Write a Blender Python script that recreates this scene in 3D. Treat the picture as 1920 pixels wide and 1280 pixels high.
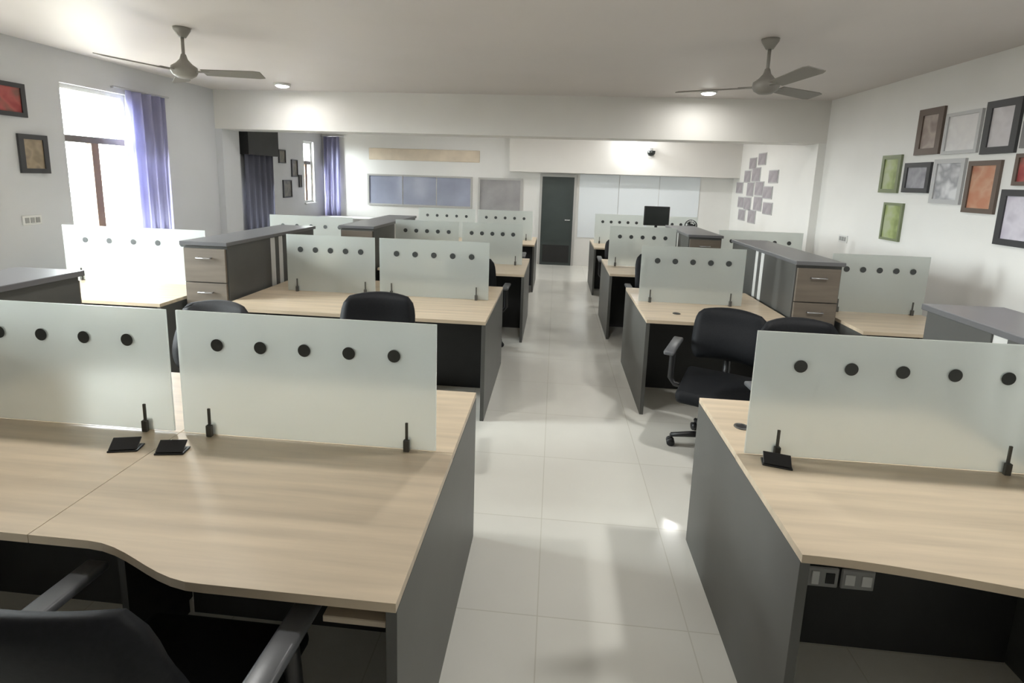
import bpy, bmesh, math, random
from mathutils import Matrix, Vector

# ------------------------------------------------------------------ scene, camera, light
for o in list(bpy.data.objects):
    bpy.data.objects.remove(o, do_unlink=True)
S = bpy.context.scene
COL = S.collection
S.view_settings.view_transform = 'Standard'
S.view_settings.look = 'None'
S.view_settings.gamma = 1.0
S.view_settings.use_curve_mapping = False
S.view_settings.exposure = 1.15

CAM_H = 1.75
cd = bpy.data.cameras.new('camera')
cd.sensor_fit = 'HORIZONTAL'
cd.sensor_width = 36.0
cd.lens = 36.0 * 945.0 / 1920.0
cd.shift_y = -152.0 / 1920.0
cd.clip_start = 0.02
cam = bpy.data.objects.new('camera', cd)
R = Matrix(((0.99567339, -0.04484097, 0.08138669),
            (0.08745347, 0.15616691, -0.98385151),
            (0.03140695, 0.98671231, 0.15941273)))
cam.matrix_world = Matrix.Translation((0, 0, CAM_H)) @ R.to_4x4()
COL.objects.link(cam)
S.camera = cam

W = bpy.data.worlds.new('overcast_sky')
S.world = W
W.use_nodes = True
bg = W.node_tree.nodes['Background']
wn = W.node_tree
geo = wn.nodes.new('ShaderNodeTexCoord')
sep = wn.nodes.new('ShaderNodeSeparateXYZ')
ramp = wn.nodes.new('ShaderNodeValToRGB')          # hazy white sky over pale sunlit ground
ramp.color_ramp.elements[0].position = 0.47; ramp.color_ramp.elements[0].color = (0.11, 0.106, 0.095, 1)
ramp.color_ramp.elements[1].position = 0.53; ramp.color_ramp.elements[1].color = (0.93, 0.97, 1.0, 1)
mad = wn.nodes.new('ShaderNodeMath'); mad.operation = 'MULTIPLY_ADD'
mad.inputs[1].default_value = 0.5; mad.inputs[2].default_value = 0.5
wn.links.new(geo.outputs['Generated'], sep.inputs[0])
wn.links.new(sep.outputs['Z'], mad.inputs[0])
wn.links.new(mad.outputs[0], ramp.inputs[0])
wn.links.new(ramp.outputs[0], bg.inputs['Color'])
bg.inputs['Strength'].default_value = 50.0

WATT_DOWN = 3.9

# ------------------------------------------------------------------ materials
MATS = {}
def newmat(name):
    m = bpy.data.materials.new(name); m.use_nodes = True
    MATS[name] = m
    return m, m.node_tree, m.node_tree.nodes['Principled BSDF']
def plain(name, col, rough=0.5, metal=0.0, spec=0.5, vary=0.0, scale=6.0, bump=0.0, stretch=None, coat=0.0):
    m, nt, b = newmat(name)
    b.inputs['Roughness'].default_value = rough
    b.inputs['Metallic'].default_value = metal
    b.inputs['Specular IOR Level'].default_value = spec
    b.inputs['Coat Weight'].default_value = coat
    c = (*col, 1)
    if vary or bump:
        tc = nt.nodes.new('ShaderNodeTexCoord')
        mp = nt.nodes.new('ShaderNodeMapping')
        if stretch: mp.inputs['Scale'].default_value = stretch
        nz = nt.nodes.new('ShaderNodeTexNoise')
        nz.inputs['Scale'].default_value = scale
        nz.inputs['Detail'].default_value = 6
        nt.links.new(tc.outputs['Object'], mp.inputs[0])
        nt.links.new(mp.outputs[0], nz.inputs['Vector'])
        rp = nt.nodes.new('ShaderNodeValToRGB')
        rp.color_ramp.elements[0].position = 0.3
        rp.color_ramp.elements[1].position = 0.7
        rp.color_ramp.elements[0].color = (*[v * (1 - vary) for v in col], 1)
        rp.color_ramp.elements[1].color = (*[min(1, v * (1 + vary)) for v in col], 1)
        nt.links.new(nz.outputs['Fac'], rp.inputs[0])
        nt.links.new(rp.outputs[0], b.inputs['Base Color'])
        if bump:
            bp = nt.nodes.new('ShaderNodeBump')
            bp.inputs['Strength'].default_value = bump
            bp.inputs['Distance'].default_value = 0.002
            nt.links.new(nz.outputs['Fac'], bp.inputs['Height'])
            nt.links.new(bp.outputs[0], b.inputs['Normal'])
    else:
        b.inputs['Base Color'].default_value = c
    return m

plain('wall_paint', (0.80, 0.79, 0.76), 0.6, vary=0.02, scale=2.0)
plain('wall_paint_shaded', (0.60, 0.605, 0.62), 0.6, vary=0.02, scale=2.0)  # white wall paint with the window wall's backlit shade in its colour
plain('ceiling_paint', (0.70, 0.655, 0.63), 0.5, vary=0.02, scale=1.5)
plain('beam_paint', (0.74, 0.72, 0.68), 0.55, vary=0.02, scale=2.0)
plain('wood', (0.58, 0.475, 0.345), 0.34, vary=0.13, scale=5.0, stretch=(0.35, 5.0, 1.0))
plain('wood_edge', (0.50, 0.42, 0.32), 0.45, vary=0.06, scale=8.0)
plain('drawer_wood', (0.16, 0.132, 0.103), 0.45, vary=0.12, scale=5.0, stretch=(0.5, 1, 6.0))
plain('grey_laminate', (0.082, 0.082, 0.076), 0.42, vary=0.08, scale=4.0)
plain('grey_top', (0.13, 0.13, 0.135), 0.3, vary=0.05, scale=4.0)
plain('black_panel', (0.018, 0.018, 0.018), 0.5, vary=0.1, scale=8.0)
plain('black_plastic', (0.016, 0.016, 0.017), 0.38)
plain('arm_plastic', (0.10, 0.104, 0.11), 0.33)
plain('black_fabric', (0.013, 0.013, 0.015), 0.75, vary=0.25, scale=160.0, bump=0.3)
plain('black_leather', (0.010, 0.011, 0.013), 0.58, spec=0.2, vary=0.15, scale=90.0, bump=0.15)
plain('steel', (0.55, 0.55, 0.56), 0.35, metal=1.0)
plain('dark_steel', (0.10, 0.098, 0.09), 0.45, metal=0.4)
plain('dot_film', (0.045, 0.05, 0.05), 0.45)
plain('white_plastic', (0.72, 0.72, 0.70), 0.4)
plain('grey_plastic', (0.33, 0.33, 0.32), 0.4)
plain('spacer', (0.62, 0.62, 0.60), 0.45)
plain('fan_paint', (0.27, 0.255, 0.23), 0.45)
plain('fan_blade', (0.22, 0.205, 0.18), 0.5)
plain('window_timber', (0.20, 0.125, 0.085), 0.5, vary=0.15, scale=6, stretch=(1, 1, .2))
plain('window_transom', (0.13, 0.11, 0.10), 0.5, vary=0.1, scale=6)
plain('door_dark', (0.048, 0.060, 0.058), 0.35, vary=0.1, scale=3)
plain('door_frame', (0.45, 0.44, 0.42), 0.5)
plain('board_white', (0.78, 0.82, 0.85), 0.25)
plain('glass_grey', (0.26, 0.26, 0.27), 0.15)
plain('skirting', (0.45, 0.44, 0.41), 0.4)
plain('screen_black', (0.02, 0.024, 0.023), 0.25)
plain('pinboard', (0.32, 0.31, 0.31), 0.7, vary=0.15, scale=3)
plain('ochre', (0.70, 0.60, 0.47), 0.6, vary=0.1, scale=3)  # colour of the warm reflected light on the far wall
plain('tile_grey', (0.36, 0.33, 0.35), 0.6, vary=0.15, scale=8)

def fabric(name, col, trans):
    m, nt, b = newmat(name)
    out = nt.nodes['Material Output']
    wv = nt.nodes.new('ShaderNodeTexNoise'); wv.inputs['Scale'].default_value = 60
    rp = nt.nodes.new('ShaderNodeValToRGB')
    rp.color_ramp.elements[0].color = (*[v * .9 for v in col], 1)
    rp.color_ramp.elements[1].color = (*[min(1, v * 1.1) for v in col], 1)
    nt.links.new(wv.outputs['Fac'], rp.inputs[0])
    nt.links.new(rp.outputs[0], b.inputs['Base Color'])
    b.inputs['Roughness'].default_value = 0.85
    t = nt.nodes.new('ShaderNodeBsdfTranslucent')
    nt.links.new(rp.outputs[0], t.inputs['Color'])
    mx = nt.nodes.new('ShaderNodeMixShader'); mx.inputs[0].default_value = trans
    nt.links.new(b.outputs[0], mx.inputs[1]); nt.links.new(t.outputs[0], mx.inputs[2])
    nt.links.new(mx.outputs[0], out.inputs['Surface'])
fabric('curtain_lilac', (0.47, 0.47, 0.66), 0.45)
fabric('curtain_grey', (0.17, 0.175, 0.23), 0.25)

# frosted glass: rough transmission over a diffusing, milky body
m, nt, b = newmat('frosted_glass')
b.inputs['Base Color'].default_value = (0.80, 0.84, 0.82, 1)
b.inputs['Roughness'].default_value = 0.36
b.inputs['IOR'].default_value = 1.25
b.inputs['Transmission Weight'].default_value = 0.78
out = nt.nodes['Material Output']
tl = nt.nodes.new('ShaderNodeBsdfTranslucent'); tl.inputs['Color'].default_value = (0.80, 0.83, 0.80, 1)
mx = nt.nodes.new('ShaderNodeMixShader'); mx.inputs[0].default_value = 0.3
nt.links.new(b.outputs[0], mx.inputs[1]); nt.links.new(tl.outputs[0], mx.inputs[2])
nt.links.new(mx.outputs[0], out.inputs['Surface'])

# window pane: clear glass
m, nt, b = newmat('pane_glass')
out = nt.nodes['Material Output']
tr = nt.nodes.new('ShaderNodeBsdfTransparent'); tr.inputs['Color'].default_value = (0.96, 0.98, 0.97, 1)
gl = nt.nodes.new('ShaderNodeBsdfGlossy'); gl.inputs['Roughness'].default_value = 0.03
mx = nt.nodes.new('ShaderNodeMixShader'); mx.inputs[0].default_value = 0.06
nt.links.new(tr.outputs[0], mx.inputs[1]); nt.links.new(gl.outputs[0], mx.inputs[2])
nt.links.new(mx.outputs[0], out.inputs['Surface'])

# blue-grey glazed band of the far room
plain('band_glass', (0.33, 0.35, 0.44), 0.12, vary=0.25, scale=0.9)

# polished floor tiles with thin joints
m, nt, b = newmat('floor_tile')
tc = nt.nodes.new('ShaderNodeTexCoord')
br = nt.nodes.new('ShaderNodeTexBrick')
br.offset = 0.0; br.squash = 1.0
br.inputs['Scale'].default_value = 1.0
br.inputs['Brick Width'].default_value = 0.6
br.inputs['Row Height'].default_value = 0.6
br.inputs['Mortar Size'].default_value = 0.0025
br.inputs['Color1'].default_value = (0.765, 0.755, 0.695, 1)
br.inputs['Color2'].default_value = (0.795, 0.785, 0.72, 1)
br.inputs['Mortar'].default_value = (0.65, 0.635, 0.56, 1)
nt.links.new(tc.outputs['Object'], br.inputs['Vector'])
nz = nt.nodes.new('ShaderNodeTexNoise'); nz.inputs['Scale'].default_value = 2.5; nz.inputs['Detail'].default_value = 5
nt.links.new(tc.outputs['Object'], nz.inputs['Vector'])
mxc = nt.nodes.new('ShaderNodeMix'); mxc.data_type = 'RGBA'; mxc.blend_type = 'MULTIPLY'
mxc.inputs['Factor'].default_value = 0.12
nt.links.new(br.outputs['Color'], mxc.inputs['A']); nt.links.new(nz.outputs['Fac'], mxc.inputs['B'])
nt.links.new(mxc.outputs['Result'], b.inputs['Base Color'])
b.inputs['Roughness'].default_value = 0.16
b.inputs['Specular IOR Level'].default_value = 0.7

def lamp_mat(name, col, strength):
    m, nt, b = newmat(name)
    b.inputs['Base Color'].default_value = (0.8, 0.8, 0.8, 1)
    b.inputs['Emission Color'].default_value = (*col, 1)
    b.inputs['Emission Strength'].default_value = strength
lamp_mat('lamp_lens', (0.96, 1.0, 0.95), 9.0)

def print_mat(name, c1, c2, c3, scale=5.0, seed=0.0):
    m, nt, b = newmat(name)
    tc = nt.nodes.new('ShaderNodeTexCoord')
    mp = nt.nodes.new('ShaderNodeMapping'); mp.inputs['Location'].default_value = (seed, seed * 1.7, seed * .6)
    nz = nt.nodes.new('ShaderNodeTexNoise'); nz.inputs['Scale'].default_value = scale; nz.inputs['Detail'].default_value = 2
    nt.links.new(tc.outputs['Object'], mp.inputs[0]); nt.links.new(mp.outputs[0], nz.inputs['Vector'])
    rp = nt.nodes.new('ShaderNodeValToRGB')
    e = rp.color_ramp.elements
    e[0].position = 0.36; e[0].color = (*c1, 1)
    e[1].position = 0.66; e[1].color = (*c3, 1)
    k = e.new(0.5); k.color = (*c2, 1)
    nt.links.new(nz.outputs['Fac'], rp.inputs[0]); nt.links.new(rp.outputs[0], b.inputs['Base Color'])
    b.inputs['Roughness'].default_value = 0.35

# ------------------------------------------------------------------ helpers
def box(bm, x0, x1, y0, y1, z0, z1, bev=0.0, seg=1):
    v = [bm.verts.new(p) for p in ((x0, y0, z0), (x1, y0, z0), (x1, y1, z0), (x0, y1, z0),
                                   (x0, y0, z1), (x1, y0, z1), (x1, y1, z1), (x0, y1, z1))]
    fs = [bm.faces.new([v[i] for i in f]) for f in ((3, 2, 1, 0), (4, 5, 6, 7), (0, 1, 5, 4), (1, 2, 6, 5), (2, 3, 7, 6), (3, 0, 4, 7))]
    if bev:
        ed = list({e for f in fs for e in f.edges})
        bmesh.ops.bevel(bm, geom=ed, offset=bev, segments=seg, profile=0.5, affect='EDGES')
def tube(bm, pts, rad, n=10, cap=True):
    """round tube through pts; rad a number or one radius per point"""
    pts = [Vector(p) for p in pts]
    if not isinstance(rad, (list, tuple)): rad = [rad] * len(pts)
    rings = []
    up = None
    for i, p in enumerate(pts):
        d = (pts[min(i + 1, len(pts) - 1)] - pts[max(i - 1, 0)]).normalized()
        if up is None: up = Vector((0, 0, 1)) if abs(d.z) < 0.9 else Vector((1, 0, 0))
        a = d.cross(up).normalized(); c = a.cross(d).normalized(); up = c
        rings.append([bm.verts.new(p + rad[i] * (math.cos(2 * math.pi * k / n) * a + math.sin(2 * math.pi * k / n) * c)) for k in range(n)])
    for r, s in zip(rings, rings[1:]):
        for k in range(n):
            bm.faces.new((r[k], r[(k + 1) % n], s[(k + 1) % n], s[k]))
    if cap:
        bm.faces.new(list(reversed(rings[0]))); bm.faces.new(rings[-1])
def lathe(bm, prof, n=24, c=(0, 0, 0)):
    """prof: (radius, z) from bottom to top, about a vertical axis"""
    rings = []
    for r, z in prof:
        if r < 1e-6: rings.append([bm.verts.new((c[0], c[1], c[2] + z))])
        else: rings.append([bm.verts.new((c[0] + r * math.cos(2 * math.pi * k / n), c[1] + r * math.sin(2 * math.pi * k / n), c[2] + z)) for k in range(n)])
    for a, b_ in zip(rings, rings[1:]):
        for k in range(n):
            q = [a[k % len(a)], a[(k + 1) % len(a)], b_[(k + 1) % len(b_)], b_[k % len(b_)]]
            u = []
            for x in q:
                if x not in u: u.append(x)
            if len(u) > 2: bm.faces.new(u)
    if len(rings[0]) > 1: bm.faces.new(list(reversed(rings[0])))
    if len(rings[-1]) > 1: bm.faces.new(rings[-1])
def prism(bm, poly, z0, z1, axis='z'):
    """extrude a counter-clockwise outline"""
    f = {'z': lambda p, t: (p[0], p[1], t), 'y': lambda p, t: (p[0], t, p[1]), 'x': lambda p, t: (t, p[0], p[1])}[axis]
    a = [bm.verts.new(f(p, z0)) for p in poly]; b_ = [bm.verts.new(f(p, z1)) for p in poly]
    n = len(poly)
    bm.faces.new(list(reversed(a))); bm.faces.new(b_)
    for i in range(n): bm.faces.new((a[i], a[(i + 1) % n], b_[(i + 1) % n], b_[i]))
def obj(name, bm, mat, parent=None, loc=None, smooth=False, world=True):
    """link a bmesh as one mesh object. With a parent, world=True means the bmesh is in the root's world frame."""
    off = Vector((0, 0, 0))
    if parent is not None and world:
        p = parent
        while p is not None:
            off += p.location; p = p.parent
    if loc is not None: off = Vector(loc) + (off if parent is not None and world else Vector((0, 0, 0)))
    if off.length: bmesh.ops.translate(bm, verts=bm.verts, vec=-off)
    bmesh.ops.recalc_face_normals(bm, faces=bm.faces)
    me = bpy.data.meshes.new(name)
    bm.to_mesh(me); bm.free()
    if smooth:
        for p in me.polygons: p.use_smooth = True
    me.materials.append(MATS[mat])
    o = bpy.data.objects.new(name, me)
    COL.objects.link(o)
    if parent is not None: o.parent = parent
    if loc is not None: o.location = loc
    return o
def bx(name, mat, parent, x0, x1, y0, y1, z0, z1, bev=0.0, seg=1):
    bm = bmesh.new()
    box(bm, min(x0, x1), max(x0, x1), min(y0, y1), max(y0, y1), z0, z1, bev, seg)
    return obj(name, bm, mat, parent)
def tag(o, label, cat, group=None, kind=None):
    o['label'] = label; o['category'] = cat
    if group: o['group'] = group
    if kind: o['kind'] = kind
    return o
def thing(name, label, cat, loc=(0, 0, 0), rz=0.0, group=None, kind=None):
    o = bpy.data.objects.new(name, None); COL.objects.link(o)
    o.empty_display_size = 0.1
    o.location = loc; o.rotation_euler = (0, 0, rz)
    return tag(o, label, cat, group, kind)
def dup(root, loc, rz, label, group=None):
    r = root.copy(); COL.objects.link(r); r.location = loc; r.rotation_euler = (0, 0, rz); r['label'] = label
    if group: r['group'] = group
    for ch in list(root.children):
        c = ch.copy(); COL.objects.link(c); c.parent = r
        for g in ch.children:
            d = g.copy(); COL.objects.link(d); d.parent = c
    return r

# ------------------------------------------------------------------ the room
XL, XR, YB, YF, ZC = -4.96, 3.50, 10.5, -3.0, 2.88
T = 0.2
bm = bmesh.new(); box(bm, XL - T, XR + T, YF - T, YB + T, -0.15, 0.0)
tag(obj('floor', bm, 'floor_tile'), 'pale polished beige tile floor with a central aisle', 'floor', kind='structure')
bm = bmesh.new(); box(bm, XL - T, XR + T, YF - T, YB + T, ZC, ZC + 0.15)
tag(obj('ceiling', bm, 'ceiling_paint'), 'plain off-white painted ceiling with two fans', 'ceiling', kind='structure')

WIN = [(4.80, 5.62, 1.00, 2.56), (9.68, 10.10, 1.15, 2.36), (2.35, 3.17, 1.00, 2.56)]   # y0 y1 z0 z1 openings in the left wall
bm = bmesh.new()
y = YF - T
for (a, b_, z0, z1) in sorted(WIN):
    box(bm, XL - T, XL, y, a, 0, ZC)
    box(bm, XL - T, XL, a, b_, 0, z0)
    box(bm, XL - T, XL, a, b_, z1, ZC)
    y = b_
box(bm, XL - T, XL, y, YB + T, 0, ZC)
tag(obj('wall_left', bm, 'wall_paint_shaded'), 'shaded white wall with the tall bright window and blue curtain', 'wall', kind='structure')
bm = bmesh.new(); box(bm, XR, XR + T, YF - T, YB + T, 0, ZC)
tag(obj('wall_right', bm, 'wall_paint'), 'bright white wall hung with framed pictures', 'wall', kind='structure')
bm = bmesh.new(); box(bm, XL, XR, YB, YB + T, 0, ZC)
tag(obj('wall_back', bm, 'wall_paint'), 'far end wall with the narrow dark door', 'wall', kind='structure')
bm = bmesh.new(); box(bm, XL, XR, YF - T, YF, 0, ZC)
tag(obj('wall_front', bm, 'wall_paint'), 'plain wall opposite the dark door', 'wall', kind='structure')
bm = bmesh.new(); box(bm, XL, XR, 7.1, 7.5, 2.335, ZC)
tag(obj('trim_1', bm, 'beam_paint'), 'deep white ceiling beam crossing the whole room', 'beam', kind='structure')
bm = bmesh.new(); box(bm, XR - 0.10, XR, 7.1, 7.5, 0, 2.335)
tag(obj('trim_2', bm, 'wall_paint'), 'narrow white pilaster under the beam beside the pictures', 'pilaster', kind='structure')
bm = bmesh.new(); box(bm, -0.95, XR, 10.15, YB, 1.90, ZC)
tag(obj('trim_3', bm, 'beam_paint'), 'boxed header above the white panel on the far wall', 'header', kind='structure')
bm = bmesh.new(); box(bm, XL, XL + 0.10, 7.1, 7.5, 0, 2.335)
tag(obj('trim_4', bm, 'wall_paint_shaded'), 'narrow pilaster under the beam beside the grey curtain', 'pilaster', kind='structure')
bm = bmesh.new(); box(bm, XR - 0.012, XR, YF, 7.1, 0, 0.09)
tag(obj('baseboard_right', bm, 'skirting'), 'low grey skirting along the picture wall', 'skirting', kind='structure')
bm = bmesh.new(); box(bm, XL, XL + 0.012, YF, 7.1, 0, 0.09)
tag(obj('baseboard_left', bm, 'skirting'), 'low grey skirting along the window wall', 'skirting', kind='structure')

# windows in the left wall
def left_window(n, y0, y1, z0, z1, label, split=True):
    t = thing('window_%d' % n, label, 'window', (XL - 0.1, (y0 + y1) / 2, z0), kind='structure')
    fx0, fx1 = XL - 0.13, XL - 0.06
    w = 0.045
    bm = bmesh.new()
    box(bm, fx0, fx1, y0, y0 + w, z0, z1); box(bm, fx0, fx1, y1 - w, y1, z0, z1)
    box(bm, fx0, fx1, y0 + w, y1 - w, z1 - w, z1); box(bm, fx0, fx1, y0 + w, y1 - w, z0, z0 + w)
    obj('window_frame', bm, 'white_plastic', t)
    zt = z0 + (z1 - z0) * 0.655
    bx('transom', 'window_transom', t, fx0 - .005, fx1 + .005, y0 + w, y1 - w, zt - 0.035, zt + 0.035)
    ym = (y0 + y1) / 2 - 0.02
    bx('mullion', 'window_timber', t, fx0, fx1 + .004, ym - 0.045, ym + 0.045, z0 + w, zt - 0.035)
    for (a, b_, c, d) in ((y0 + w, y1 - w, zt + .035, z1 - w), (y0 + w, ym - .045, z0 + w, zt - .035), (ym + .045, y1 - w, z0 + w, zt - .035)):
        bx('pane', 'pane_glass', t, XL - 0.10, XL - 0.095, a, b_, c, d)
    bx('window_sill', 'wall_paint_shaded', t, XL - T, XL + 0.04, y0 - .03, y1 + .03, z0 - 0.03, z0)
    ld = bpy.data.lights.new('sky_portal', 'AREA'); ld.shape = 'RECTANGLE'
    ld.size = z1 - z0; ld.size_y = y1 - y0; ld.cycles.is_portal = True
    lo = bpy.data.objects.new('sky_portal', ld); COL.objects.link(lo)
    lo.location = (XL - 0.21, (y0 + y1) / 2, (z0 + z1) / 2); lo.rotation_euler = (0, -math.pi / 2, 0)
left_window(1, *WIN[0], 'tall bright window with brown mullion beside the blue curtain')
left_window(2, *WIN[1], 'far bright window near the room corner, past the beam')
left_window(3, *WIN[2], 'unseen window added for daylight beside the red picture')  # extra opening out of view, added to bring in more daylight

def curtain(name, label, mat, x, y0, y1, z0, z1, waves, amp=0.03, axis='y', group=None):
    """pleated cloth sheet with a rod and rings"""
    loc = (x, (y0 + y1) / 2, z0) if axis == 'y' else ((y0 + y1) / 2, x, z0)
    t = thing(name, label, 'curtain', loc, group=group)
    bm = bmesh.new(); n = waves * 8
    rows = []
    for side in (0, 1):
        for zz in (z0, z1):
            rows.append([])
            for i in range(n + 1):
                u = y0 + (y1 - y0) * i / n
                d = x + amp * math.sin(2 * math.pi * waves * i / n) + side * 0.006
                rows[-1].append(bm.verts.new((d, u, zz) if axis == 'y' else (u, d, zz)))
    a, b_, c, d = rows
    for i in range(n):
        bm.faces.new((a[i], a[i + 1], b_[i + 1], b_[i])); bm.faces.new((c[i + 1], c[i], d[i], d[i + 1]))
        bm.faces.new((a[i + 1], a[i], c[i], c[i + 1])); bm.faces.new((b_[i], b_[i + 1], d[i + 1], d[i]))
    bm.faces.new((a[0], b_[0], d[0], c[0])); bm.faces.new((a[n], c[n], d[n], b_[n]))
    obj('cloth', bm, mat, t, smooth=True)
    return t
c = curtain('window_curtain', 'pale blue-lilac curtain drawn to the side of the tall window', 'curtain_lilac', XL + 0.07, 5.50, 6.08, 0.25, 2.60, 4)
bm = bmesh.new(); tube(bm, [(XL + .07, 5.35, 2.615), (XL + .07, 6.15, 2.615)], 0.011)
obj('curtain_rod', bm, 'steel', c)
for yy in (5.4, 6.1): bx('rod_bracket', 'steel', c, XL, XL + .075, yy - .01, yy + .01, 2.605, 2.625)
c = curtain('window_curtain', 'dark slate curtain just past the beam pilaster', 'curtain_grey', XL + 0.09, 7.62, 8.42, 0.12, 2.22, 5)
bx('pelmet', 'black_panel', c, XL, XL + 0.18, 7.6, 8.46, 2.0, 2.45)
c = curtain('window_curtain', 'pale lilac curtain hanging in the far corner beside the far window', 'curtain_lilac', YB - 0.08, XL + 0.06, XL + 0.40, 0.3, 2.5, 3, axis='x')
bm = bmesh.new(); tube(bm, [(XL, YB - .077, 2.51), (XL + .5, YB - .077, 2.51)], 0.01)
obj('curtain_rod', bm, 'steel', c)

# far wall fittings
def wall_window(n, x0, x1, z0, z1, label, matp, panes, yb=YB, w=0.035):
    t = thing('window_%d' % n, label, 'window', ((x0 + x1) / 2, yb, z0), kind='structure')
    bm = bmesh.new()
    box(bm, x0 - w, x1 + w, yb - .03, yb, z0 - w, z0); box(bm, x0 - w, x1 + w, yb - .03, yb, z1, z1 + w)
    box(bm, x0 - w, x0, yb - .03, yb, z0, z1); box(bm, x1, x1 + w, yb - .03, yb, z0, z1)
    obj('window_frame', bm, 'door_frame', t)
    for i in range(panes):
        a = x0 + (x1 - x0) * i / panes; b_ = x0 + (x1 - x0) * (i + 1) / panes
        bx('pane', matp, t, a + (.012 if i else 0), b_ - (.012 if i < panes - 1 else 0), yb - .014, yb, z0, z1)
wall_window(5, -3.95, -1.78, 1.15, 1.73, 'long low blue-grey glazed band on the far wall', 'band_glass', 3)
t = thing('notice_board', 'grey pinboard between the blue-grey glazed band and the dark door', 'board', (-1.15, YB, 0.78))
bx('board', 'pinboard', t, -1.58, -0.74, YB - .03, YB, 0.80, 1.72)
bm = bmesh.new()
for a in ((-1.62, -1.58, .76, 1.76), (-.74, -.70, .76, 1.76), (-1.58, -.74, .76, .80), (-1.58, -.74, 1.72, 1.76)):
    box(bm, a[0], a[1], YB - .04, YB, a[2], a[3])
obj('frame', bm, 'door_frame', t)
t = thing('door_1', 'narrow dark green-grey door at the end of the aisle', 'door', (0.04, YB, 0), kind='structure')
dm = bmesh.new(); box(dm, -0.29, 0.36, YB - .045, YB - .005, 0.0, 1.82)
lf = obj('door_leaf', dm, 'door_dark', t)
bx('kick_panel', 'black_panel', lf, -0.24, 0.31, YB - .055, YB - .045, 0.06, 0.42)
bx('inset_panel', 'door_dark', lf, -0.20, 0.27, YB - .053, YB - .045, 0.52, 1.72)
bm = bmesh.new(); tube(bm, [(0.30, YB - .045, .95), (0.30, YB - .085, .95), (.2, YB - .085, .95)], .01)
obj('door_handle', bm, 'steel', lf)
bm = bmesh.new()
box(bm, -0.34, -0.29, YB - .05, YB, 0, 1.87); box(bm, 0.36, 0.41, YB - .05, YB, 0, 1.87); box(bm, -0.29, 0.36, YB - .05, YB, 1.82, 1.87)
obj('door_frame', bm, 'door_frame', t)
t = thing('white_panel', 'wide bright white wall panel under the header beside the dark door', 'panel', (1.65, YB, 0.6))
for i in range(3):
    x0 = 0.47 + i * 0.8
    bx('panel', 'board_white', t, x0, x0 + .79, YB - .018, YB, 0.6, 1.895)
t = thing('wall_lamp', 'small lit white lamp on the far header', 'lamp', (1.44, 10.15, 2.45))
bx('back_plate', 'white_plastic', t, 1.36, 1.52, 10.13, 10.15, 2.40, 2.50, .005)
bm = bmesh.new(); lathe(bm, [(0, -.055), (.03, -.05), (.052, -.02), (.055, .02), (.04, .035), (0, .04)], 16, (1.44, 10.075, 2.45))
obj('lamp_globe', bm, 'lamp_lens', t, smooth=True)
ld = bpy.data.lights.new('wall_lamp_light', 'POINT'); ld.energy = 6; ld.shadow_soft_size = .06; ld.color = (.95, .98, 1)
lo = bpy.data.objects.new('wall_lamp_light', ld); COL.objects.link(lo); lo.location = (1.44, 9.97, 2.45)
t = thing('security_camera', 'small dark camera hanging on the far header beside the lamp', 'camera', (1.78, 10.15, 2.33))
bx('bracket', 'grey_plastic', t, 1.75, 1.81, 10.10, 10.15, 2.36, 2.42, .006)
bm = bmesh.new(); lathe(bm, [(0, -.075), (.05, -.06), (.075, -.02), (.08, .03), (0, .035)], 18, (1.78, 10.07, 2.335))
obj('dome', bm, 'screen_black', t, smooth=True)
t = thing('wall_glow_strip', 'pale strip standing for reflected light above the blue-grey glazed band', 'board', (-2.9, YB, 2.05))  # flat strip standing in for a band of reflected light
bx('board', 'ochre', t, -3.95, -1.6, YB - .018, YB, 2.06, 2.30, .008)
t = thing('low_cabinet', 'low white cabinet under the far window corner', 'cabinet', (-4.4, 10.2, 0))
bx('carcass', 'white_plastic', t, -4.88, -3.75, 9.95, 10.36, 0.0, 0.83, .004)
bx('top', 'white_plastic', t, -4.9, -3.73, 9.93, 10.37, 0.83, 0.86, .004)
for i in range(2):
    d = bx('door', 'white_plastic', t, -4.86 + i * .56, -4.33 + i * .56, 9.935, 9.95, .06, .80, .003)
    bx('handle', 'steel', d, -4.36 + i * .09, -4.35 + i * .09, 9.92, 9.935, .55, .68)

# ------------------------------------------------------------------ ceiling lights
def downlight(x, y, label, watt=None):
    t = thing('ceiling_light', label, 'light', (x, y, ZC), group='round recessed ceiling lights')
    bm = bmesh.new()
    lathe(bm, [(.088, -.030), (.100, -.030), (.104, 0), (.088, 0), (.088, -.030)], 28, (x, y, ZC))
    obj('trim_ring', bm, 'white_plastic', t, smooth=True)
    bm = bmesh.new(); lathe(bm, [(0, -.052), (.04, -.049), (.070, -.040), (.0875, -.026), (.0875, 0), (0, 0)], 28, (x, y, ZC))
    obj('lens', bm, 'lamp_lens', t, smooth=True)
    ld = bpy.data.lights.new('ceiling_light_beam', 'AREA'); ld.shape = 'DISK'; ld.size = .16
    ld.energy = watt or WATT_DOWN; ld.color = (1.0, 0.985, 0.955)
    lo = bpy.data.objects.new('ceiling_light_beam', ld); COL.objects.link(lo); lo.location = (x, y, ZC - .056)
downlight(1.79, 6.56, 'round lit ceiling light before the beam, on the picture-wall side')
downlight(-3.62, 6.56, 'round lit ceiling light before the beam, near the window wall')
downlight(1.80, 2.2, 'round lit ceiling light above the first desk of the picture-wall bank', 15.0)
downlight(-1.88, 2.15, 'round lit ceiling light above the screens of the waved desk bench', 10.5)
downlight(-0.05, 3.05, 'added unseen fill light above the aisle between the first benches', 5.5)  # lamp added out of view to brighten the aisle floor
downlight(-0.05, 8.1, 'added fill light above the aisle, hidden behind the beam', 9.0)  # lamp added behind the beam to lift the far floor and door
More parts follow.
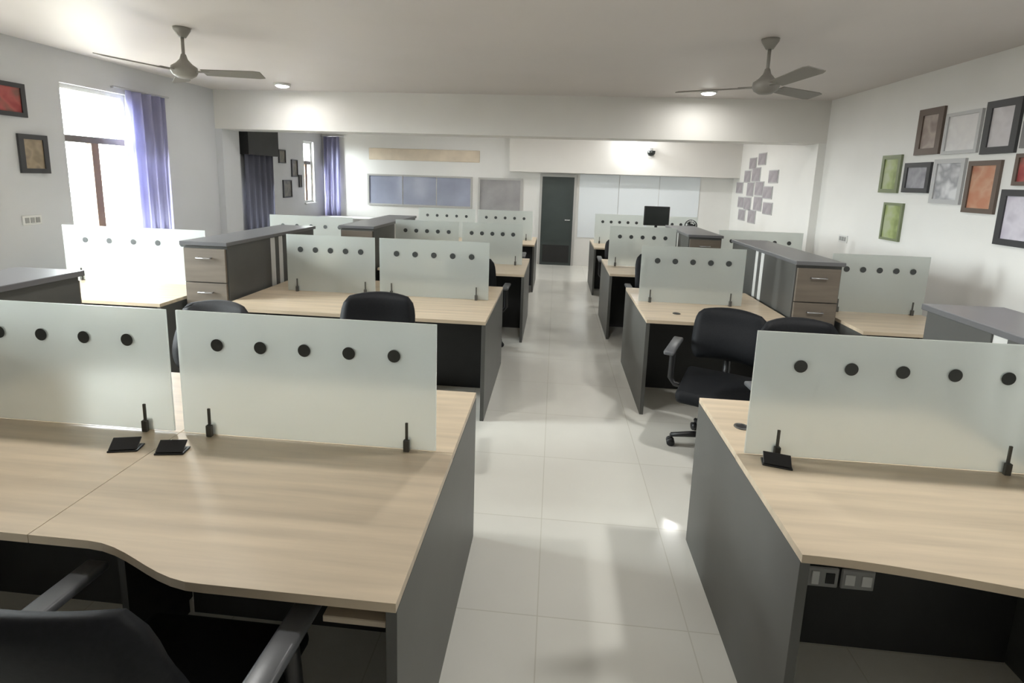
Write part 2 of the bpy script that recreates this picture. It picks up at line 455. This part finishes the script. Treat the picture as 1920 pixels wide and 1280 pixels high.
downlight(1.80, 9.0, 'added unseen fill light past the beam, before the white panel', 9.0)  # unseen lamp added to brighten the white panel
downlight(-1.90, 9.0, 'added unseen fill light past the beam, before the blue-grey glazed band', 3.5)  # unseen lamp added to fill the glazed end of the far wall

# ------------------------------------------------------------------ ceiling fans
def fan(x, y, zhub, angles, label, R_=0.62, tilt=0):
    t = thing('ceiling_fan', label, 'fan', (x, y, ZC))
    bm = bmesh.new(); lathe(bm, [(.0, ZC - .075), (.028, ZC - .075), (.062, ZC - .02), (.065, ZC), (0, ZC)], 20, (x, y, 0))
    obj('canopy', bm, 'fan_paint', t, smooth=True)
    bm = bmesh.new(); tube(bm, [(x, y, zhub + .05), (x, y, ZC - .05)], .013, 10)
    obj('down_rod', bm, 'fan_paint', t, smooth=True)
    bm = bmesh.new(); lathe(bm, [(0, -.062), (.05, -.058), (.085, -.035), (.10, -.005), (.095, .03), (.06, .055), (.03, .09), (.018, .13), (0, .13)], 28, (x, y, zhub))
    obj('motor', bm, 'fan_paint', t, smooth=True)
    for a in angles:
        bm = bmesh.new(); n = 10
        top = []; bot = []
        for i in range(n + 1):
            u = i / n; r = .15 + (R_ - .15) * u
            w = (.055 + .018 * u) * (1 if u < .93 else .8)
            for s, arr in ((1, top), (-1, bot)):
                arr.append((r, s * w, -s * w * .22))
        for dz in (0, .006):
            pass
        vt = [[bm.verts.new((p[0], p[1], p[2] + dz)) for p in arr] for dz in (0, .006) for arr in (top, bot)]
        for i in range(n):
            bm.faces.new((vt[0][i], vt[1][i], vt[1][i + 1], vt[0][i + 1])); bm.faces.new((vt[2][i], vt[2][i + 1], vt[3][i + 1], vt[3][i]))
            bm.faces.new((vt[0][i], vt[0][i + 1], vt[2][i + 1], vt[2][i])); bm.faces.new((vt[1][i + 1], vt[1][i], vt[3][i], vt[3][i + 1]))
        bm.faces.new((vt[0][0], vt[2][0], vt[3][0], vt[1][0])); bm.faces.new((vt[0][n], vt[1][n], vt[3][n], vt[2][n]))
        bmesh.ops.rotate(bm, verts=bm.verts, matrix=Matrix.Rotation(a, 3, 'Z'))
        bmesh.ops.translate(bm, verts=bm.verts, vec=(x, y, zhub - .01))
        bl = obj('blade', bm, 'fan_blade', t)
        bm = bmesh.new(); box(bm, .085, .2, -.022, .022, .003, .012)
        bmesh.ops.rotate(bm, verts=bm.verts, matrix=Matrix.Rotation(a, 3, 'Z'))
        bmesh.ops.translate(bm, verts=bm.verts, vec=(x, y, zhub - .012))
        obj('blade_bracket', bm, 'fan_paint', bl)
    return t
fan(-3.10, 4.10, 2.545, [math.radians(a) for a in (10, 130, 250)], 'grey ceiling fan near the window, blades at rest')
fan(1.60, 4.28, 2.53, [math.radians(a) for a in (-85, 35, 155)], 'grey-brown ceiling fan on the picture-wall side', .68)

# ------------------------------------------------------------------ workstations
DOT = None
def bench(label, xa, xb, yn, yf, yg, mods, near=None, screens=True, zt=0.75, gap_out=.02):
    """double-sided desk bench; xa the aisle end, xb the outer end, glass screens at yg"""
    global DOT
    s = 1 if xb > xa else -1
    t = thing('workstation_bench', label, 'desk', ((xa + xb) / 2, (yn + yf) / 2, 0), group='double-sided workstation benches')
    th = 0.025
    bx('end_panel', 'grey_laminate', t, xa, xa + s * .028, yn + .004, yf - .004, 0, zt - th, .001)
    bx('end_panel', 'grey_laminate', t, xb - s * .028, xb, yn + .06, yf - .06, 0, zt - th, .001)
    L = abs(xb - xa) / mods
    for i in range(mods):
        m0 = xa + s * L * i; m1 = xa + s * L * (i + 1)
        lo_, hi = min(m0, m1), max(m0, m1)
        e0, e1 = lo_ + .0012, hi - .0012
        # near top, its front edge may be waved
        bm = bmesh.new(); n = 24
        pts = []
        for k in range(n + 1):
            x = e0 + (e1 - e0) * k / n
            pts.append((x, near(x) if near else yn))
        poly = pts + [(e1, yg - .001), (e0, yg - .001)]
        prism(bm, poly, zt - th, zt)
        obj('desktop', bm, 'wood', t)
        bx('desktop', 'wood', t, e0, e1, yg + .001, yf, zt - th, zt, .0015)
        # modesty panel and raceway under the tops
        bx('modesty_panel', 'black_panel', t, lo_ + .03, hi - .03, yg - .035, yg + .035, 0.0, zt - th - .001)
        if i:
            bx('support_panel', 'black_panel', t, m0 - .012, m0 + .012, yg - .30, yg - .036, 0, zt - th)
            bx('support_panel', 'black_panel', t, m0 - .012, m0 + .012, yg + .036, yg + .30, 0, zt - th)
        if screens:
            g0, g1 = lo_ + .045, hi - .02
            go = gap_out if i == mods - 1 else .02
            if s < 0: g0, g1 = lo_ + go, hi - (.065 if i == 0 else .02)
            else: g0, g1 = lo_ + (.03 if i == 0 else .02), hi - go
            gz0, gz1 = zt + .006, zt + .485
            sc = bx('screen', 'frosted_glass', t, g0, g1, yg - .004, yg + .004, gz0, gz1, .001)
            sc['label'] = 'frosted glass screen with a row of dark dots'
            gc = (g0 + g1) / 2
            for k in range(5):
                if DOT is None:
                    bm = bmesh.new(); bmesh.ops.create_circle(bm, cap_ends=True, segments=24, radius=.0235)
                    r = bmesh.ops.extrude_face_region(bm, geom=list(bm.faces))
                    bmesh.ops.translate(bm, verts=[v for v in r['geom'] if isinstance(v, bmesh.types.BMVert)], vec=(0, 0, .0103))
                    bmesh.ops.recalc_face_normals(bm, faces=bm.faces)
                    bmesh.ops.rotate(bm, verts=bm.verts, matrix=Matrix.Rotation(math.pi / 2, 3, 'X'))
                    DOT = bpy.data.meshes.new('dot'); bm.to_mesh(DOT); bm.free(); DOT.materials.append(MATS['dot_film'])
                d = bpy.data.objects.new('dot', DOT); COL.objects.link(d); d.parent = sc
                sp = (g1 - g0) * .171
                d.location = Vector((gc + (k - 2) * sp, yg + .00515, zt + .36)) - t.location
            for u in (-1, 1):
                cx = gc + u * (g1 - g0) * .39
                bm = bmesh.new()
                box(bm, cx - .011, cx + .011, yg - .018, yg - .0042, zt, zt + .045, .002)
                box(bm, cx - .005, cx + .005, yg - .011, yg - .0042, zt + .045, zt + .11, .001)
                box(bm, cx - .011, cx + .011, yg + .0042, yg + .018, zt, zt + .045, .002)
                obj('clamp', bm, 'dark_steel', sc)
    return t
def smooth(a, b_, x):
    u = max(0, min(1, (x - a) / (b_ - a))); return u * u * (3 - 2 * u)
def near_L1(x):   # deeper at the aisle end, scooped towards the neighbouring seat
    d = abs(x + 1.40)
    return 1.122 - 0.10 * smooth(.18, .56, d)
def near_R1(x):
    return 1.315 - 0.125 * smooth(0.72, 1.85, x)
L1 = bench('long desk bench nearest the black armchair, with a waved front edge', -0.333, -2.46, 1.022, 2.23, 1.69, 2, near_L1)
R1 = bench('short desk bench with two socket plates under its waved front edge', 0.722, 1.80, 1.315, 2.34, 1.84, 1, near_R1)
L2 = bench('long desk bench behind the waved one, with a drawer cabinet at its end', -0.455, -2.46, 3.41, 4.60, 4.03, 2, gap_out=.22)
R2 = bench('short desk bench behind the pair of black chairs', 0.71, 1.83, 3.70, 4.85, 4.28, 1, gap_out=.24)
L2b = bench('desk bench with bright screens between the drawer cabinet and the tall window', -2.90, -4.30, 3.41, 4.60, 4.03, 1)
R2b = bench('desk bench with pale screen between the drawer cabinet and the picture wall', 2.24, 3.04, 3.70, 4.85, 4.28, 1)
L3 = bench('third desk bench on the window side, before the beam', -0.30, -1.90, 5.25, 6.38, 5.83, 2)
R3 = bench('third desk bench on the picture side, before the beam', 0.63, 1.46, 5.55, 6.62, 6.1, 1)
L3b = bench('third-row desk bench by the far cabinet and the slate curtain', -2.34, -3.46, 5.25, 6.38, 5.83, 1)
R3b = bench('third-row desk bench by the far cabinet and the pilaster', 1.90, 2.90, 5.55, 6.62, 6.1, 1)
L4 = bench('farthest desk bench on the window side, beyond the beam', -0.30, -2.30, 7.75, 8.85, 8.3, 2)
R4 = bench('farthest desk bench on the picture side, carrying the monitor', 0.62, 2.30, 7.75, 8.85, 8.3, 2)

# socket plates on the dark panel under the first picture-side bench
def socket(x, z, label, switch):
    yb = 1.84 - .035
    p = bx('socket_plate', 'grey_plastic', R1, x - .06, x + .06, yb - .012, yb, z - .041, z + .041, .004)
    p['label'] = label
    if switch:
        bm = bmesh.new(); box(bm, x - .04, x - .012, yb - .017, yb - .012, z - .028, z + .028, .002); obj('rocker', bm, 'white_plastic', p)
        bm = bmesh.new(); box(bm, x + .012, x + .045, yb - .015, yb - .012, z - .022, z + .022, .001); obj('socket_face', bm, 'black_plastic', p)
    else:
        for u in (-.03, .03):
            bm = bmesh.new(); box(bm, x + u - .018, x + u + .018, yb - .015, yb - .012, z - .022, z + .022, .001); obj('rocker', bm, 'white_plastic', p)
socket(1.068, .298, 'pale plate with a dark socket', True)
socket(1.198, .298, 'pale blank switch plate', False)

# wooden keyboard tray under the first window-side bench
t = thing('keyboard_tray', 'wooden keyboard tray slung under the waved desk bench', 'tray', (-0.45, 1.2, .64))
bx('tray_board', 'wood_edge', t, -.535, -.372, 1.06, 1.36, .640, .658, .002)
for x in (-.529, -.385): bx('runner', 'dark_steel', t, x - .006, x + .012, 1.10, 1.34, .658, .7245)

# flip-lid cable outlets and cables on the tops
def cable_outlet(x, y, label, rz, lid=.5):
    t = thing('cable_outlet', label, 'outlet', (x, y, .75), rz, group='black cable outlets on the desks')
    bm = bmesh.new(); box(bm, -.05, .05, -.026, .026, 0, .006, .002); obj('rim', bm, 'black_plastic', t, world=False)
    bm = bmesh.new(); box(bm, -.046, .046, 0, .046, 0, .005, .001)
    bmesh.ops.rotate(bm, verts=bm.verts, matrix=Matrix.Rotation(math.radians(38), 3, 'X'))
    bmesh.ops.translate(bm, verts=bm.verts, vec=(0, -.02, .006)); obj('lid', bm, 'black_plastic', t, world=False)
    bm = bmesh.new(); box(bm, -.04, .04, -.018, .018, .006, .0075); obj('slot', bm, 'black_panel', t, world=False)
cable_outlet(-1.498, 1.556, 'black cable outlet nearer the tall grey cabinet on the waved desk bench', math.radians(14))
cable_outlet(-1.326, 1.562, 'black cable outlet nearer the aisle on the waved desk bench', math.radians(10))
cable_outlet(.846, 1.782, 'black cable outlet at the screen foot of the picture-side bench', math.radians(-14))
def grommet(x, y, label):
    t = thing('cable_grommet', label, 'grommet', (x, y, .75), group='small round grommets on the desks')
    bm = bmesh.new(); lathe(bm, [(.021, 0), (.03, 0), (.03, .003), (.022, .005), (.021, 0)], 20); obj('ring', bm, 'dark_steel', t, smooth=True, world=False)
    bm = bmesh.new(); lathe(bm, [(0, 0), (.021, 0), (.021, .003), (0, .003)], 20); obj('cap', bm, 'black_plastic', t, world=False)
grommet(.821, 2.064, 'small round grommet behind the screen of the picture-side bench')
grommet(.98, 3.93, 'small round grommet on the bench behind the black chairs')

# ------------------------------------------------------------------ storage cabinets between the benches
def storage(label, x0, x1, y0, y1, inner, h=1.2):
    """tall shared cabinet, drawers at both ends, white fillers between the two carcasses, one long top"""
    t = thing('storage_cabinet', label, 'cabinet', ((x0 + x1) / 2, (y0 + y1) / 2, 0), group='tall drawer cabinets between the benches')
    ym = (y0 + y1) / 2
    gap = .105
    bx('carcass', 'grey_laminate', t, x0, x1, y0 + .018, ym - gap, 0, h - .03, .002)
    bx('carcass', 'grey_laminate', t, x0, x1, ym + gap, y1 - .018, 0, h - .03, .002)
    bx('filler', 'spacer', t, x0 + .006, x1 - .006, ym - gap, ym - .025, 0, h - .03)
    bx('divider', 'grey_laminate', t, x0 + .002, x1 - .002, ym - .025, ym + .03, 0, h - .03)
    bx('filler', 'spacer', t, x0 + .008, x1 - .008, ym + .03, ym + gap, 0, h - .03)
    bx('cabinet_top', 'grey_top', t, x0 - .012, x1 + .012, y0 - .01, y1 + .01, h - .03, h, .003)
    nd = 4; z0 = .07; dh = (h - .05 - z0) / nd
    for e, ye in ((-1, y0), (1, y1)):
        for i in range(nd):
            a, b_ = (ye, ye + .018) if e < 0 else (ye - .018, ye)
            d = bx('drawer', 'drawer_wood', t, x0 + .012, x1 - .012, a, b_, z0 + i * dh + .004, z0 + (i + 1) * dh - .004, .002)
            xm = (x0 + x1) / 2; zz = z0 + (i + .72) * dh
            bm = bmesh.new()
            ya = ye + e * .0; yo = ye + e * .022
            tube(bm, [(xm - .055, ya, zz), (xm - .055, yo, zz), (xm + .055, yo, zz), (xm + .055, ya, zz)], .006, 8)
            obj('handle', bm, 'steel', d, smooth=True)
    return t
storage('tall grey drawer cabinet at the end of the waved desk bench', -2.85, -2.49, 1.36, 2.42, 1)
storage('tall drawer cabinet at the end of the long bench, near the bright screens', -2.86, -2.50, 3.62, 5.05, 1)
storage('tall drawer cabinet on the window side, before the beam', -2.31, -1.94, 5.25, 6.90, 1)
storage('tall grey cabinet at the end of the bench with socket plates', 1.86, 2.22, 1.62, 2.62, -1)
storage('tall drawer cabinet between the short bench and the picture wall', 1.86, 2.20, 3.98, 5.42, -1)
storage('tall drawer cabinet on the picture side, before the beam', 1.50, 1.86, 5.75, 6.95, -1)

# ------------------------------------------------------------------ office chairs
def chair(label, loc, rz, back_h=1.0, leather=False, back_z=.53):
    """swivel armchair; the sitter looks along local +Y"""
    t = thing('office_chair', label, 'chair', loc, rz, group='black office chairs')
    up = 'black_leather' if leather else 'black_fabric'
    bm = bmesh.new()
    box(bm, -.245, .245, -.22, .25, .41, .49, .035, 3)
    for v in bm.verts:      # waterfall front, dished middle
        if v.co.y > .1: v.co.z -= .05 * ((v.co.y - .1) / .15) ** 2
        v.co.z -= .012 * (1 - (v.co.x / .245) ** 2) if v.co.z > .45 else 0
    obj('seat', bm, up, t, smooth=True, world=False)
    # curved, reclined backrest
    bm = bmesh.new(); nx, nz = 10, 12; z0, z1 = back_z, back_h
    grid = []
    for f_ in (0, 1):
        g = []
        for j in range(nz + 1):
            v = j / nz; row = []
            half = .235 * (1 - .16 * (2 * v - 1) ** 4) * (1 if v < .9 else 1 - .5 * (v - .9) ** 2 / .01 * .12)
            for i in range(nx + 1):
                u = 2 * i / nx - 1
                x = half * u
                y = -.235 - .10 * v - .03 * math.sin(math.pi * v) * 0 + .045 * u * u + .025 * math.sin(math.pi * min(1, v * 1.4)) 
                edge = (1 - abs(u) ** 6) * (1 - abs(2 * v - 1) ** 8)
                th = .012 + .022 * edge
                row.append(bm.verts.new((x, y + (th if f_ else -th), z0 + (z1 - z0) * v - .02 * u * u * v)))
            g.append(row)
        grid.append(g)
    for f_ in (0, 1):
        g = grid[f_]
        for j in range(nz):
            for i in range(nx):
                q = (g[j][i], g[j][i + 1], g[j + 1][i + 1], g[j + 1][i]); bm.faces.new(q if f_ == 0 else q[::-1])
    a, b_ = grid
    for i in range(nx):
        bm.faces.new((a[0][i + 1], a[0][i], b_[0][i], b_[0][i + 1])); bm.faces.new((a[nz][i], a[nz][i + 1], b_[nz][i + 1], b_[nz][i]))
    for j in range(nz):
        bm.faces.new((a[j][0], a[j + 1][0], b_[j + 1][0], b_[j][0])); bm.faces.new((a[j + 1][nx], a[j][nx], b_[j][nx], b_[j + 1][nx]))
    obj('backrest', bm, up, t, smooth=True, world=False)
    bm = bmesh.new(); tube(bm, [(0, -.05, .395), (0, -.24, .40), (0, -.30, .47), (0, -.315, .62)], [.024, .026, .026, .018], 10)
    obj('back_bracket', bm, 'black_plastic', t, smooth=True, world=False)
    for s in (-1, 1):
        bm = bmesh.new()
        tube(bm, [(s * .16, .02, .408), (s * .29, .02, .412), (s * .318, .02, .45), (s * .318, .00, .65), (s * .318, .0, .668)], [.016, .018, .02, .02, .02], 10)
        ar = obj('armrest', bm, 'black_plastic', t, smooth=True, world=False)
        bm = bmesh.new(); box(bm, s * .318 - .034, s * .318 + .034, -.17, .16, .662, .690, .012, 3)
        for v in bm.verts: v.co.z -= .02 * max(0, (v.co.y - .08) / .08) ** 2
        obj('arm_pad', bm, 'arm_plastic', ar, smooth=True, world=False)
    bm = bmesh.new(); box(bm, -.11, .11, -.10, .10, .385, .412, .008); obj('seat_plate', bm, 'black_plastic', t, world=False)
    bm = bmesh.new(); tube(bm, [(0, 0, .10), (0, 0, .24), (0, 0, .241), (0, 0, .388)], [.03, .03, .016, .016], 14); obj('gas_lift', bm, 'dark_steel', t, smooth=True, world=False)
    bm = bmesh.new(); lathe(bm, [(0, .07), (.05, .075), (.05, .125), (.035, .135), (0, .135)], 16); hub = obj('base_hub', bm, 'black_plastic', t, smooth=True, world=False)
    for k in range(5):
        a_ = 2 * math.pi * k / 5 + .3
        c_, s_ = math.cos(a_), math.sin(a_)
        bm = bmesh.new(); tube(bm, [(.03 * c_, .03 * s_, .108), (.16 * c_, .16 * s_, .095), (.285 * c_, .285 * s_, .075)], [.024, .02, .015], 8)
        lg = obj('base_leg', bm, 'black_plastic', t, smooth=True, world=False)
        bm = bmesh.new()
        for q in (-1, 1):
            px, py = .285 * c_ - q * .014 * s_, .285 * s_ + q * .014 * c_
            tube(bm, [(px + q * .009 * -s_, py + q * .009 * c_, .027), (px - q * .009 * -s_, py - q * .009 * c_, .027)], .027, 14)
        tube(bm, [(.285 * c_, .285 * s_, .03), (.285 * c_, .285 * s_, .08)], .008, 8)
        obj('caster', bm, 'black_plastic', lg, smooth=True, world=False)
    return t
P = math.pi
ch = chair('black armchair with grey arm pads tucked under the waved bench', (-0.90, 0.99, 0), 0.0, 1.01, leather=True)
chair('black leather chair with its seat showing, before the short bench with the round grommet', (1.13, 3.24, 0), P - .42, .905, leather=True, back_z=.56)
ch2 = chair('black chair behind the second screen of the waved bench, its top barely showing', (-2.10, 2.60, 0), P - .06, .935)
dup(ch, (1.45, 2.63, 0), P + .12, 'black chair tucked behind the screen of the bench with socket plates')
dup(ch, (-1.06, 2.74, 0), P + .10, 'black chair behind the screen nearest the aisle, window side')
dup(ch, (1.12, 5.2, 0), P, 'black chair between the second and third benches of the picture side')
dup(ch, (-0.78, 5.0, 0), 0.0, 'black chair between the second and third benches of the window side')
dup(ch2, (0.98, 7.15, 0), P, 'black chair under the beam at the third picture-side bench')
dup(ch2, (-0.75, 7.2, 0), P, 'black chair under the beam at the third window-side bench')

# ------------------------------------------------------------------ things on the far desks
t = thing('computer_monitor', 'dark flat monitor on a stand on the farthest picture-side bench', 'monitor', (1.58, 8.05, .75))
bm = bmesh.new(); box(bm, 1.47, 1.69, 7.98, 8.14, .75, .765, .004); obj('stand_base', bm, 'black_plastic', t)
bx('stand_neck', 'black_plastic', t, 1.56, 1.60, 8.06, 8.085, .765, 1.2)
bx('housing', 'black_plastic', t, 1.38, 1.77, 8.03, 8.06, 1.10, 1.40, .006)
bx('display', 'screen_black', t, 1.395, 1.755, 8.027, 8.031, 1.115, 1.385)
t = thing('desk_fan', 'small round-headed dark desk fan beside the far monitor', 'fan', (2.10, 8.02, .75))
bm = bmesh.new(); lathe(bm, [(0, 0), (.09, 0), (.085, .015), (.03, .025), (0, .03)], 20, (2.10, 8.02, .75)); obj('base', bm, 'black_plastic', t, smooth=True)
bm = bmesh.new(); tube(bm, [(2.10, 8.02, .77), (2.10, 8.02, 1.05)], .012); obj('stem', bm, 'black_plastic', t, smooth=True)
bm = bmesh.new()
for rr, yy in ((.09, 8.0), (.09, 8.03), (.06, 7.985), (.03, 7.98)):
    pts = [(2.10 + rr * math.cos(2 * P * k / 24), yy, 1.12 + rr * math.sin(2 * P * k / 24)) for k in range(25)]
    tube(bm, pts, .005, 6, cap=False)
for k in range(12):
    a_ = 2 * P * k / 12
    tube(bm, [(2.10, 7.978, 1.12), (2.10 + .06 * math.cos(a_), 7.985, 1.12 + .06 * math.sin(a_)), (2.10 + .09 * math.cos(a_), 8.0, 1.12 + .09 * math.sin(a_)), (2.10 + .09 * math.cos(a_), 8.03, 1.12 + .09 * math.sin(a_))], .003, 5)
obj('cage', bm, 'black_plastic', t)
bm = bmesh.new()
for k in range(3):
    a_ = 2 * P * k / 3
    prism(bm, [(2.10 + .075 * math.cos(a_ + d) * r, 1.12 + .075 * math.sin(a_ + d) * r) for r, d in ((.1, 0), (1, -.35), (1, .45))], 8.005, 8.012, 'y')
obj('blades', bm, 'screen_black', t)
bm = bmesh.new(); tube(bm, [(2.10, 8.012, 1.12), (2.10, 8.075, 1.115)], .035, 14); obj('motor', bm, 'black_plastic', t, smooth=True)

# ------------------------------------------------------------------ framed pictures
PRINTS = {
    'print_red': ((.30, .05, .05), (.42, .10, .09), (.22, .10, .08)),
    'print_gold': ((.24, .19, .13), (.36, .28, .19), (.16, .13, .11)),
    'print_brown': ((.30, .24, .21), (.42, .35, .31), (.24, .19, .17)),
    'print_white': ((.72, .70, .69), (.68, .66, .66), (.75, .74, .73)),
    'print_grey': ((.54, .51, .52), (.60, .57, .58), (.50, .47, .48)),
    'print_green': ((.22, .27, .10), (.36, .42, .18), (.42, .46, .30)),
    'print_slate': ((.26, .26, .28), (.36, .35, .38), (.20, .20, .22)),
    'print_pale': ((.62, .62, .63), (.32, .32, .34), (.70, .70, .71)),
    'print_orange': ((.50, .22, .13), (.56, .32, .21), (.42, .17, .10)),
    'print_lilac': ((.56, .52, .60), (.66, .63, .70), (.50, .47, .54)),
    'print_dark': ((.10, .09, .07), (.16, .14, .11), (.07, .06, .05)),
}
for i, (k, v) in enumerate(PRINTS.items()): print_mat(k, *v, scale=6.0, seed=i * 3.1)
FR = {'frame_black': (.045, .045, .048), 'frame_brown': (.13, .095, .075), 'frame_green': (.20, .23, .13), 'frame_pale': (.50, .50, .50), 'frame_grey': (.20, .19, .19)}
for k, v in FR.items(): plain(k, v, .4)
def picture(label, side, y0, y1, z0, z1, fm, pm, w=.03, group=None, xw=None):
    xw = (XR if side > 0 else XL) if xw is None else xw
    s = -side
    t = thing('picture_frame', label, 'picture', (xw, (y0 + y1) / 2, (z0 + z1) / 2), group=group)
    X = lambda d: xw + s * d
    bm = bmesh.new()
    for a in ((y0, y0 + w, z0, z1), (y1 - w, y1, z0, z1), (y0 + w, y1 - w, z0, z0 + w), (y0 + w, y1 - w, z1 - w, z1)):
        box(bm, min(X(0), X(.024)), max(X(0), X(.024)), *a)
    obj('frame', bm, fm, t)
    bm = bmesh.new(); box(bm, min(X(0.002), X(.012)), max(X(0.002), X(.012)), y0 + w, y1 - w, z0 + w, z1 - w)
    obj('print', bm, pm, t)
    return t
G = 'framed pictures on the picture wall'
picture('brown framed picture at the top start of the picture group', 1, 5.06, 5.38, 2.10, 2.53, 'frame_brown', 'print_brown', .06, G)
picture('white certificate in a pale frame, top row of the picture group', 1, 4.63, 5.02, 2.09, 2.45, 'frame_pale', 'print_white', .03, G)
picture('pale print in a broad black frame, top row of the picture group', 1, 4.27, 4.59, 2.07, 2.49, 'frame_black', 'print_grey', .055, G)
picture('grey framed print at the top end of the picture group', 1, 3.86, 4.23, 2.10, 2.56, 'frame_grey', 'print_grey', .05, G)
picture('upper green framed picture', 1, 5.55, 5.85, 1.73, 2.12, 'frame_green', 'print_green', .04, G)
picture('small slate print in a black landscape frame', 1, 5.12, 5.48, 1.74, 2.03, 'frame_black', 'print_slate', .045, G)
picture('white print with a dark figure in a pale frame', 1, 4.72, 5.08, 1.65, 2.05, 'frame_pale', 'print_pale', .04, G)
picture('orange-brown picture in a brown frame', 1, 4.36, 4.68, 1.59, 2.02, 'frame_brown', 'print_orange', .04, G)
picture('dark red picture at the end of the middle row', 1, 3.93, 4.24, 1.82, 2.06, 'frame_brown', 'print_red', .03, G)
picture('lower green picture hanging alone under the group', 1, 5.42, 5.72, 1.24, 1.63, 'frame_green', 'print_green', .025, G)
picture('lilac print in a dark grey frame, lowest of the picture group', 1, 3.98, 4.31, 1.36, 1.79, 'frame_black', 'print_lilac', .05, G)
G2 = 'framed pictures on the window wall'
picture('red picture in a dark frame on the window wall', -1, 4.05, 4.44, 2.17, 2.47, 'frame_black', 'print_red', .04, G2)
picture('brown picture in a black frame beside the tall window', -1, 4.33, 4.60, 1.66, 2.02, 'frame_black', 'print_gold', .045, G2)
G3 = 'small dark pictures past the beam'
for a, lb in (((8.75, 8.98, 1.90, 2.14), 'upper dark picture beside the slate curtain'), ((9.18, 9.40, 1.66, 1.98), 'tall dark picture between the slate curtain and the far window'),
              ((8.86, 9.16, 1.28, 1.60), 'lower dark picture beside the slate curtain'), ((9.44, 9.54, 1.46, 1.70), 'narrow dark picture at the edge of the far window')):
    picture(lb, -1, *a, 'frame_black', 'print_dark', .02, G3)
# cluster of small grey plaques past the pilaster on the picture wall
random.seed(4)
CL = [(9.55, 2.16), (9.15, 2.22), (9.75, 1.93), (9.35, 1.96), (8.62, 1.92), (10.1, 1.72), (9.95, 1.45), (9.55, 1.70), (9.15, 1.72), (8.78, 1.66), (9.62, 1.44), (9.15, 1.46), (8.72, 1.40), (9.36, 1.22), (9.85, 1.22)]
for i, (yy, zz) in enumerate(CL):
    hw, hh = random.uniform(.15, .19), random.uniform(.10, .13)
    t = thing('wall_plaque', 'small grey plaque in the cluster past the pilaster', 'plaque', (XR, yy, zz), group='cluster of small grey plaques')
    bx('backing', 'frame_pale', t, XR - .012, XR, yy - hw, yy + hw, zz - hh, zz + hh, .003)
    bx('face', 'tile_grey', t, XR - .016, XR - .012, yy - hw + .015, yy + hw - .015, zz - hh + .015, zz + hh - .015)

# switch plates
def plate(label, x, y, z, s):
    t = thing('switch_plate', label, 'switch', (x, y, z))
    bx('plate', 'white_plastic', t, min(x, x + s * .01), max(x, x + s * .01), y - .09, y + .09, z - .045, z + .045, .003)
    for k in (-1, 0, 1): bx('rocker', 'grey_plastic', t, min(x + s * .01, x + s * .014), max(x + s * .01, x + s * .014), y + k * .05 - .018, y + k * .05 + .018, z - .025, z + .025)
plate('white switch plate near the lower green picture', XR, 6.42, 1.16, -1)
plate('white switch plate under the brown picture on the window wall', XL, 4.38, 1.22, 1)
